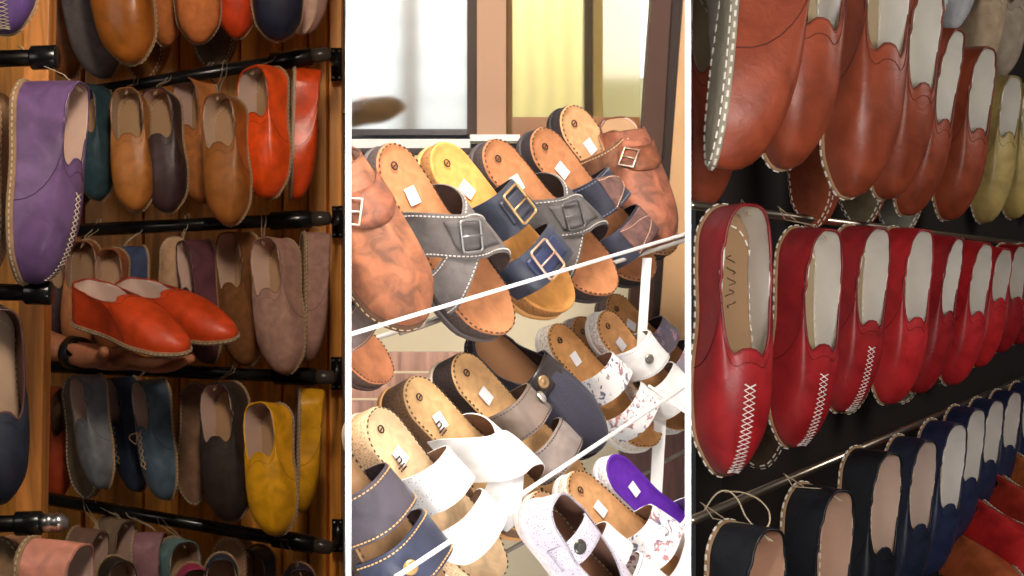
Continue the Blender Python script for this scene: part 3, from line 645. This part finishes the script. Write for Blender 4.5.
for lb, hl, to, a_, c_, o_ in bay1:
    if -50 < a_ < -10: o_['w'] = o_.get('w', 1.0)*1.08
    if 90 <= a_ <= 100: hl = (hl[0]-7, hl[1], hl[2]); to = (to[0]-5, to[1], to[2]); o_['h'] = .82
    shoe(lb, hl, to, (a_*1.0 if -50 < a_ < 0 else a_), c_, name='slip_on_shoe', cat='shoe', side=(1 if a_ < 0 else -1), **o_)
shoe('red orange leather shoe held on the hand, nearer of the held pair', (77, 316, 2.99), (188, 350, 2.85), 62, (206, 68, 22), w=.98, h=1.08, toebox=.42, lining=(232, 204, 190), insole=(214, 184, 164), group='red orange shoes held on the hand', thick=.007, open0=.03, throat=.5, tongue=.075)
shoe('red orange leather shoe held on the hand, farther of the held pair', (122, 314, 3.12), (236, 336, 2.98), 62, (212, 70, 24), w=.96, h=1.05, toebox=.42, lining=(232, 204, 190), insole=(214, 184, 164), group='red orange shoes held on the hand', thick=.007, open0=.03, throat=.5, tongue=.075)
# rails of the left rack
BLK = (20, 18, 18)
def rail(label, pa, pb, d, plate, grp):
    A, B = P(*pa, d), P(*pb, d); root = empty('hanging_rail', Matrix.Translation(B), label, 'rail', grp); dv = (B-A).normalized()
    def part(m, nm, mt, par=root):
        m.v = [v-B for v in m.v]; return m.build(nm, mt, par)
    m = MB(); m.tube([A, B], .0118, 16); part(m, 'tube', mat(BLK, 'gloss'))
    m = MB(); e0 = B-dv*.075; m.tube([e0, e0+dv*.002, B-dv*.002, B], [.0135, .0165, .0165, .0145], 18); part(m, 'sleeve', mat((12, 12, 12), 'gloss'))
    m = MB(); m.tube([B, B+dv*.012, B+dv*.03, B+dv*.034], [.0125, .0135, .012, .006], 16); part(m, 'end_plug', mat((64, 56, 50), 'gloss'))
    if plate:
        pc = P((plate[0]+plate[2])/2, (plate[1]+plate[3])/2, 3.43); m = MB()
        m.tube([B+dv*.03, (B+dv*.03).lerp(pc, .5)+Vector((0, 0, -.006)), pc], .0045, 8); part(m, 'hook', mat((26, 24, 24), 'metal'))
        hw = (plate[2]-plate[0])/2/F*3.43; hh = (plate[3]-plate[1])/2/F*3.43
        m = MB(); m.box(pc, Vector((hw, 0, 0)), Vector((0, .002, 0)), Vector((0, 0, hh))); pl = part(m, 'bracket_plate', mat((22, 20, 20), 'gloss'))
        for sx in (-.55, .55):
            for sz in (-.8, .8):
                m = MB(); m.tube([pc+Vector((hw*sx, -.002, hh*sz)), pc+Vector((hw*sx, -.0045, hh*sz))], .0026, 10); part(m, 'screw', mat((170, 166, 160), 'metal'), pl)
    return root
GR = 'black rails of the left rack'
rail('black rail above the vivid red orange pair, highest of the left rack', (60, 97), (312, 56), 3.2, (331, 48, 342, 81), GR)
rail('black rail above the taupe pair of shoes', (62, 231), (312, 219), 3.2, (332, 206, 343, 238), GR)
rail('black rail above the yellow pair of shoes', (45, 366), (316, 377), 3.2, (331, 357, 342, 390), GR)
rail('black rail below the yellow pair, lowest of the left rack', (44, 498), (314, 545), 3.2, (332, 519, 343, 552), GR)
def near_rail(label, pa, pb, chrome):
    A, B = P(*pa, 2.42), P(*pb, 2.42); root = empty('hanging_rail', Matrix.Translation(B), label, 'rail', 'thick rail ends at the left edge'); dv = (B-A).normalized()
    for nm, p, q, r_, mt in (('tube', A, B-dv*.03, .0115, mat((62, 58, 56), 'metal')), ('sleeve', B-dv*.036, B, .0165, mat((14, 14, 14), 'gloss'))):
        m = MB(); m.tube([p-B, p-B+dv*.002, q-B-dv*.002, q-B], [r_*.9, r_, r_, r_*.9], 18); m.build(nm, mt, root)
    if chrome:
        m = MB(); m.tube([Vector((0, 0, 0)), dv*.012, dv*.016, dv*.02, dv*.026, dv*.036], [.013, .014, .0115, .014, .013, .006], 16); m.build('end_cap', mat((190, 188, 186), 'metal'), root)
near_rail('thick dark rail end with black sleeve at the upper left edge', (-40, 60), (58, 57), 0)
near_rail('thick dark rail end with black sleeve at the left edge above the navy shoe', (-40, 291), (52, 293), 0)
near_rail('thick rail end with chrome cap at the lower left edge', (-40, 525), (42, 523), 1)
# wooden post
m = MB(); A = [P(25, -80, 2.75), P(51, -80, 2.75), P(38, 700, 2.75), P(11, 700, 2.75)]; m.v = A+[p+Vector((0, .045, 0)) for p in A]
m.f = [(0, 1, 2, 3), (7, 6, 5, 4), (0, 4, 5, 1), (1, 5, 6, 2), (2, 6, 7, 3), (3, 7, 4, 0)]
o = m.build('wooden_post', mat((214, 138, 66), 'wood'), smooth=False); tag(o, 'orange brown wooden post standing at the left between the near and far rails', 'post')
bv = o.modifiers.new('bevel', 'BEVEL'); bv.width = .003; bv.segments = 2
# arm and hand under the held shoes
def person():
    d = 3.02; root = empty('person', Matrix.Translation(P(60, 352, d)), 'bare forearm and open hand with a dark watch holding up the red orange shoes', 'person'); B = P(60, 352, d)
    me = bpy.data.meshes.new('arm'); V_, E_, R_ = [], [], []
    def add(px, py, dd, r, par=None):
        V_.append(tuple(P(px, py, dd)-B)); R_.append(r)
        if par is not None: E_.append((par, len(V_)-1))
        return len(V_)-1
    a = add(-40, 322, 3.2, .040); a = add(10, 334, 3.1, .037, a); a = add(48, 345, 3.05, .031, a); w = add(76, 353, 3.02, .024, a); w2 = add(90, 356, 3.0, .025, w)
    p1 = add(112, 360, 2.99, .026, w2)
    for (y0_, d0, pts) in ((0, 0, [(128, 357, 2.93, .0115), (143, 362, 2.885, .0095), (158, 362, 2.87, .009), (172, 356, 2.865, .0075)]),
                           (0, 0, [(132, 362, 2.96, .0115), (152, 368, 2.93, .0098), (172, 367, 2.91, .0092), (187, 360, 2.90, .0078)]),
                           (0, 0, [(133, 364, 3.0, .0115), (155, 367, 2.99, .0098), (176, 364, 2.98, .0092), (195, 357, 2.97, .0078)]),
                           (0, 0, [(130, 361, 3.04, .011), (150, 363, 3.05, .009), (166, 360, 3.06, .0085), (180, 354, 3.06, .007)])):
        q = p1
        for px, py, dd, r in pts: q = add(px, py, dd, r, q)
    q = w2
    for px, py, dd, r in ((101, 358, 2.94, .0115), (104, 353, 2.905, .0098), (104, 348, 2.895, .0075)): q = add(px, py, dd, r, q)
    me.from_pydata(V_, E_, []); o = bpy.data.objects.new('arm', me); C.objects.link(o); o.parent = root
    sk = o.modifiers.new('skin', 'SKIN')
    for i, r in enumerate(R_): me.skin_vertices[0].data[i].radius = (r, r*.85 if r > .02 else r)
    me.skin_vertices[0].data[3].use_root = True
    s = o.modifiers.new('s', 'SUBSURF'); s.levels = s.render_levels = 2; sk.use_smooth_shade = True
    me.materials.append(mat((176, 112, 80), 'skin'))
    m = MB(); c = Vector(V_[3]); t = (Vector(V_[4])-Vector(V_[2])).normalized(); u = Vector((0, 0, 1)); u = (u-t*u.dot(t)).normalized(); vv = t.cross(u)
    m.grid([[c+t*x*.012+(u*math.cos(q)*.027+vv*math.sin(q)*.029)*rr for q in [i*2*math.pi/28 for i in range(28)]] for x, rr in ((-1, .9), (-1, 1.04), (1, 1.04), (1, .9))], closed_v=True)
    bnd = m.build('watch_strap', mat((16, 16, 18), 'leather'), root)
    m = MB(); cc = c+(u*.35-vv*.0)*.0; n = (u*.3+Vector((0, -1, 0))).normalized(); cc = c+n*.029; a1 = t; a2 = n.cross(t).normalized()
    m.grid([[cc+n*z*.004+(a1*math.cos(q)+a2*math.sin(q))*rr*.014 for q in [i*2*math.pi/24 for i in range(24)]] for rr, z in ((.02, 1.2), (.85, 1.2), (1, .9), (1, -1))], closed_v=True)
    m.build('watch_case', mat((40, 38, 40), 'metal'), bnd)
person()
# ================================================================= bay 3 footwear
BR = (140, 62, 36); RD = (150, 22, 27); NV = (12, 14, 22); GY = (240, 234, 224)
ga, gb, gc, gd, ge = 'brown shoes in the upper row of the right rack', 'red shoes in the middle row of the right rack', 'navy shoes in the lower row of the right rack', 'pale shoes in the far top row of the right rack', 'shoes at the lower right corner'
bay3 = [
 ('brown shoe sliver beside the white divider, below the grey soled shoe', (688, -20, 2.1), (699, 207, 2.1), 20, BR, dict(group=ga)),
 ('brown leather shoe in side view showing its grey sole and chunky stitches at the left', (744, -112, 1.82), (716, 166, 1.78), 102, BR, dict(group=ga, sole=(150, 142, 124), h=1.35, w=1.0, thick=.006, throat=.44)),
 ('brown leather shoe with white lining, nearest whose whole toe shows', (802, -100, 1.86), (777, 168, 1.84), 22, BR, dict(group=ga, throat=.55, w=1.05, tongue=.075)),
 ('brown leather shoe third along the upper row, wrinkled toe over the chrome rail', (864, -62, 1.98), (843, 196, 1.95), 28, BR, dict(group=ga, throat=.52, tongue=.075)),
 ('brown leather shoe fourth along the upper row with a long grey opening', (901, -22, 2.2), (880, 198, 2.2), 36, BR, dict(group=ga, throat=.56, w=.95, tongue=.075)),
 ('brown leather shoe fifth along the upper row, under the white toe', (927, 28, 2.4), (901, 214, 2.4), 44, BR, dict(group=ga, throat=.56, w=.9, tongue=.075)),
 ('brown leather shoe last of the brown ones before the olive shoes', (961, 47, 2.55), (943, 219, 2.55), 40, BR, dict(group=ga, throat=.55, tongue=.075)),
 ('brown shoe with pale stitching hanging behind, between the second and third brown toes', (810, 40, 2.25), (816, 226, 2.25), 150, BR, dict(group=ga, sole=(140, 70, 44))),
 ('shoe with an olive brown sole behind the third and fourth brown toes', (862, 50, 2.5), (864, 226, 2.5), 160, BR, dict(group=ga, sole=(104, 92, 70))),
 ('shoe with a grey sole behind the fifth brown toe', (900, 60, 2.7), (902, 236, 2.7), 165, BR, dict(group=ga, sole=(130, 126, 112))),
 ('olive yellow shoe just right of the last brown one', (991, 76, 2.8), (980, 222, 2.8), 40, (170, 146, 88), dict(group=ga)),
 ('olive yellow shoe second from the last brown one', (1014, 84, 3.0), (1010, 218, 3.0), 36, (178, 154, 90), dict(group=ga)),
 ('olive yellow shoe cut by the right edge', (1036, 92, 3.2), (1034, 216, 3.2), 36, (176, 152, 92), dict(group=ga)),
 ('white shoe toe pointing down in the top row', (926, -130, 2.7), (921, 28, 2.7), 10, (226, 224, 224), dict(group=gd)),
 ('pale grey shoe toe just right of the white one in the top row', (952, -130, 2.85), (946, 30, 2.85), 20, (196, 196, 198), dict(group=gd, w=.9)),
 ('beige shoe in the top row above the olive ones', (984, -60, 3.0), (970, 74, 3.0), 30, (176, 152, 124), dict(group=gd, kind='suede')),
 ('grey beige shoe in the top row right of the beige one', (1006, -48, 3.15), (994, 78, 3.15), 30, (160, 144, 126), dict(group=gd, kind='suede')),
 ('greyish shoe at the top right corner', (1030, -40, 3.3), (1020, 84, 3.3), 30, (150, 136, 120), dict(group=gd, kind='suede')),
 ('large red leather shoe nearest the white divider with cross stitched toe', (727, 207, 1.8), (720, 474, 1.78), 16, RD, dict(group=gb, throat=.60, w=.9, tongue=.06, zig=(238, 222, 214), script=True, lining=GY, insole=(150, 118, 84), string=(742, 212, 1.95))),
 ('red leather shoe second along the middle row with cross stitched toe', (800, 228, 1.98), (787, 446, 1.97), 32, RD, dict(group=gb, throat=.6, w=.95, tongue=.07, zig=(238, 222, 214), lining=GY, string=(778, 218, 2.05))),
 ('red leather shoe third along the middle row with white stitch line', (853, 226, 2.16), (836, 411, 2.15), 36, RD, dict(group=gb, throat=.58, tongue=.075, zig=(238, 222, 214), lining=GY)),
 ('red leather shoe fourth along the middle row with plain smooth toe', (897, 228, 2.34), (883, 403, 2.33), 40, (186, 34, 38), dict(group=gb, throat=.58, tongue=.075, lining=GY)),
 ('red leather shoe fifth along the middle row, narrow and half covered', (930, 234, 2.5), (912, 392, 2.5), 52, RD, dict(group=gb, throat=.55, lining=GY, w=.9)),
 ('red leather shoe sixth along the middle row with slanting opening', (962, 240, 2.66), (946, 384, 2.66), 46, (182, 32, 38), dict(group=gb, throat=.56, lining=GY)),
 ('red leather shoe seventh along the middle row', (986, 246, 2.86), (974, 366, 2.86), 44, (188, 32, 36), dict(group=gb, throat=.5, lining=GY)),
 ('red leather shoe eighth along the middle row', (1004, 244, 3.0), (996, 352, 3.0), 42, RD, dict(group=gb, throat=.56, lining=GY)),
 ('red leather shoe ninth along the middle row at the right edge', (1022, 244, 3.15), (1014, 344, 3.15), 42, RD, dict(group=gb, throat=.56, lining=GY)),
 ('shoe with a dark brown stitched sole behind the two nearest red shoes', (748, 260, 2.2), (764, 466, 2.2), 165, RD, dict(group=gb, sole=(76, 60, 46))),
 ('shoe with an olive beige sole behind the second and third red toes', (848, 250, 2.45), (850, 412, 2.45), 165, RD, dict(group=gb, sole=(136, 118, 88))),
 ('shoe with a beige sole behind the fourth red toe', (902, 260, 2.6), (904, 402, 2.6), 165, RD, dict(group=gb, sole=(140, 122, 94))),
 ('shoe with a beige sole behind the sixth red toe', (934, 262, 2.85), (940, 384, 2.85), 165, RD, dict(group=gb, sole=(140, 122, 94))),
 ('black navy shoe at the lower left beside the white divider, with string loop', (732, 522, 1.84), (722, 780, 1.82), 40, NV, dict(group=gc, lining=(196, 150, 124), throat=.56, string=(702, 516, 1.88))),
 ('black navy shoe second along the lower row', (806, 484, 2.0), (792, 716, 1.98), 40, NV, dict(group=gc, lining=(206, 168, 146), throat=.56, string=(784, 486, 1.99))),
 ('navy shoe third along the lower row with pinkish beige lining', (860, 448, 2.16), (846, 648, 2.14), 42, NV, dict(group=gc, lining=(216, 186, 168), throat=.56)),
 ('navy shoe fourth along the lower row', (902, 436, 2.32), (886, 606, 2.3), 42, (24, 30, 50), dict(group=gc, lining=(218, 194, 180), throat=.58)),
 ('navy shoe fifth along the lower row with broad pale lining', (935, 420, 2.48), (918, 576, 2.46), 40, (30, 37, 66), dict(group=gc, lining=(246, 240, 234), throat=.6)),
 ('navy shoe sixth along the lower row', (958, 406, 2.64), (944, 540, 2.62), 40, (30, 37, 66), dict(group=gc, lining=(246, 240, 234), throat=.6)),
 ('navy shoe seventh along the lower row', (980, 398, 2.8), (966, 514, 2.78), 40, (30, 37, 66), dict(group=gc, lining=(246, 240, 234), throat=.6)),
 ('navy shoe eighth along the lower row', (1000, 390, 2.96), (988, 494, 2.94), 40, (30, 37, 66), dict(group=gc, lining=(246, 240, 234), throat=.6)),
 ('navy shoe at the right end of the lower row', (1018, 382, 3.1), (1010, 480, 3.1), 40, (30, 37, 66), dict(group=gc, lining=(246, 240, 234), throat=.6)),
 ('olive beige shoe low down below the fifth navy one', (926, 536, 2.8), (905, 650, 2.7), 30, (140, 124, 88), dict(group=ge)),
 ('orange brown shoe below the red ones at the lower right corner', (944, 540, 2.75), (1016, 610, 2.5), -10, (170, 84, 44), dict(group=ge, lining=GY)),
 ('red shoe lying aslant at the lower right corner', (960, 506, 2.8), (1044, 580, 2.55), -10, (190, 36, 36), dict(group=ge, lining=GY)),
 ('red brown shoe aslant above the red one at the lower right corner', (984, 484, 2.95), (1060, 545, 2.7), -10, (180, 52, 36), dict(group=ge, lining=GY)),
 ('orange tan shoe aslant at the right edge above the red ones', (1000, 462, 3.1), (1070, 512, 2.85), -10, (196, 104, 52), dict(group=ge, lining=GY)),
]
for lb, hl, to, a_, c_, o_ in bay3:
    left = hl[0] < 760
    if 12 < a_ < 60: a_ += 10
    o_['w'] = o_.get('w', 1.0)*(.82 if o_['group'] == ga else .92); o_['h'] = o_.get('h', 1.0)*.92
    shoe(lb, hl, to, a_, c_, side=-1, clip=(K3 if left else None), **{**dict(lining=(240, 236, 226), insole=(170, 150, 118), step=.0105, tw=.001, thread=(226, 218, 204)), **o_})
def chrome_rail(label, pts, r, loop=False):
    B = P(*pts[0]); root = empty('chrome_rail', Matrix.Translation(B), label, 'rail', 'thin chrome rails of the right rack')
    m = MB(); m.tube([P(*p)-B for p in pts], r, 12); m.build('rod', mat((206, 190, 168), 'metal'), root)
    if loop:
        m = MB(); q = [(704, 511, 1.84), (716, 494, 1.83), (728, 491, 1.83), (738, 500, 1.83), (746, 517, 1.83), (757, 528, 1.83), (768, 526, 1.83), (769, 512, 1.84), (758, 499, 1.85), (740, 492, 1.86), (722, 492, 1.88)]
        pts_ = []
        for i in range(len(q)-1):
            for j in range(4):
                t = j/4; p0, p1, p2, p3 = (Vector(q[max(0, i-1)]), Vector(q[i]), Vector(q[i+1]), Vector(q[min(len(q)-1, i+2)]))
                pts_.append(.5*((2*p1)+(p2-p0)*t+(2*p0-5*p1+4*p2-p3)*t*t+(3*p1-p0-3*p2+p3)*t**3))
        m.tube([P(*p)-B for p in pts_], .0009, 6); m.build('string_loop', mat((200, 182, 150), 'plain'), root)
chrome_rail('thin chrome rail behind the heels of the red shoes', [(690.6, 205, 1.92), (1090, 252, 3.7)], .005)
chrome_rail('thin chrome rail rising to the right above the navy shoes, with a string loop', [(690.6, 521, 1.9), (1090, 350, 3.7)], .0052, True)
chrome_rail('thin chrome rail lowest at the right below the navy shoes', [(860, 640, 2.5), (1000, 468, 3.4)], .004)
# ================================================================= light
def area(name, loc, target, size, power, col=(1, 1, 1), spread=180, sy=None):
    l = bpy.data.lights.new(name, 'AREA'); l.energy = power; l.color = col; l.size = size; l.spread = math.radians(spread)
    if sy: l.shape = 'RECTANGLE'; l.size_y = sy
    o = bpy.data.objects.new(name, l); C.objects.link(o); o.location = loc
    o.rotation_euler = (Vector(target)-Vector(loc)).to_track_quat('-Z', 'Y').to_euler(); return o
def spot(name, loc, target, power, ang, col=(1, 1, 1), r=.01, blend=.3):
    l = bpy.data.lights.new(name, 'SPOT'); l.energy = power; l.color = col; l.spot_size = math.radians(ang); l.shadow_soft_size = r; l.spot_blend = blend
    o = bpy.data.objects.new(name, l); C.objects.link(o); o.location = loc
    o.rotation_euler = (Vector(target)-Vector(loc)).to_track_quat('-Z', 'Y').to_euler(); return o
area('left_bay_lamp', (-.15, 1.5, 2.35), (-.62, 3.3, 1.5), .3, 27, (1, .86, .70))
area('left_bay_lamp_low', (-1.5, 1.6, 1.9), (-.6, 3.2, 1.5), .5, 2.5, (1, .9, .8))
area('middle_bay_lamp', (0, 1.55, 2.25), (0, 2.3, 1.4), .32, 7.5, (1, .97, .94), sy=.5)
area('middle_bay_low', (0.0, 1.3, .72), (0, 2.2, 1.5), .2, 6.5, (1, .96, .93), sy=.4)
area('daylight_behind_window', (0, 3.9, 2.6), (0, 4.7, 1.75), .5, 16, (1, 1, 1))
area('right_bay_lamp', (2.0, 2.0, 2.2), (.75, 2.7, 1.5), .45, 9, (1, .95, .9))
area('right_bay_left', (.42, .6, 1.62), (.95, 2.9, 1.45), .3, 13, (1, .95, .9))
for k in (-.0909, .0978):  # added spots out of view, only to whiten the divider front edges
    x = k*1.25
    spot('divider_edge_fill_top', (x, 1.18, 1.98), (k*1.45, 1.45, 1.52), 12, 30)
    spot('divider_edge_fill_bottom', (x, 1.18, 1.02), (k*1.45, 1.45, 1.48), 12, 30)
w = bpy.data.worlds.new('World'); bpy.context.scene.world = w; w.use_nodes = True
w.node_tree.nodes['Background'].inputs[0].default_value = (.9, .92, 1, 1); w.node_tree.nodes['Background'].inputs[1].default_value = .03
cam = bpy.data.cameras.new('Camera'); co = bpy.data.objects.new('Camera', cam); C.objects.link(co); co.location = (0, 0, EYE); co.rotation_euler = (math.pi/2, 0, 0)
cam.sensor_width = 36; cam.lens = 36*F/1024; cam.clip_start = .05
cam.dof.use_dof = True; cam.dof.focus_distance = 2.15; cam.dof.aperture_fstop = 16
sc_ = bpy.context.scene; sc_.camera = co
sc_.view_settings.view_transform = 'Standard'; sc_.view_settings.look = 'None'; sc_.view_settings.gamma = 1; sc_.view_settings.use_curve_mapping = False; sc_.view_settings.exposure = 0
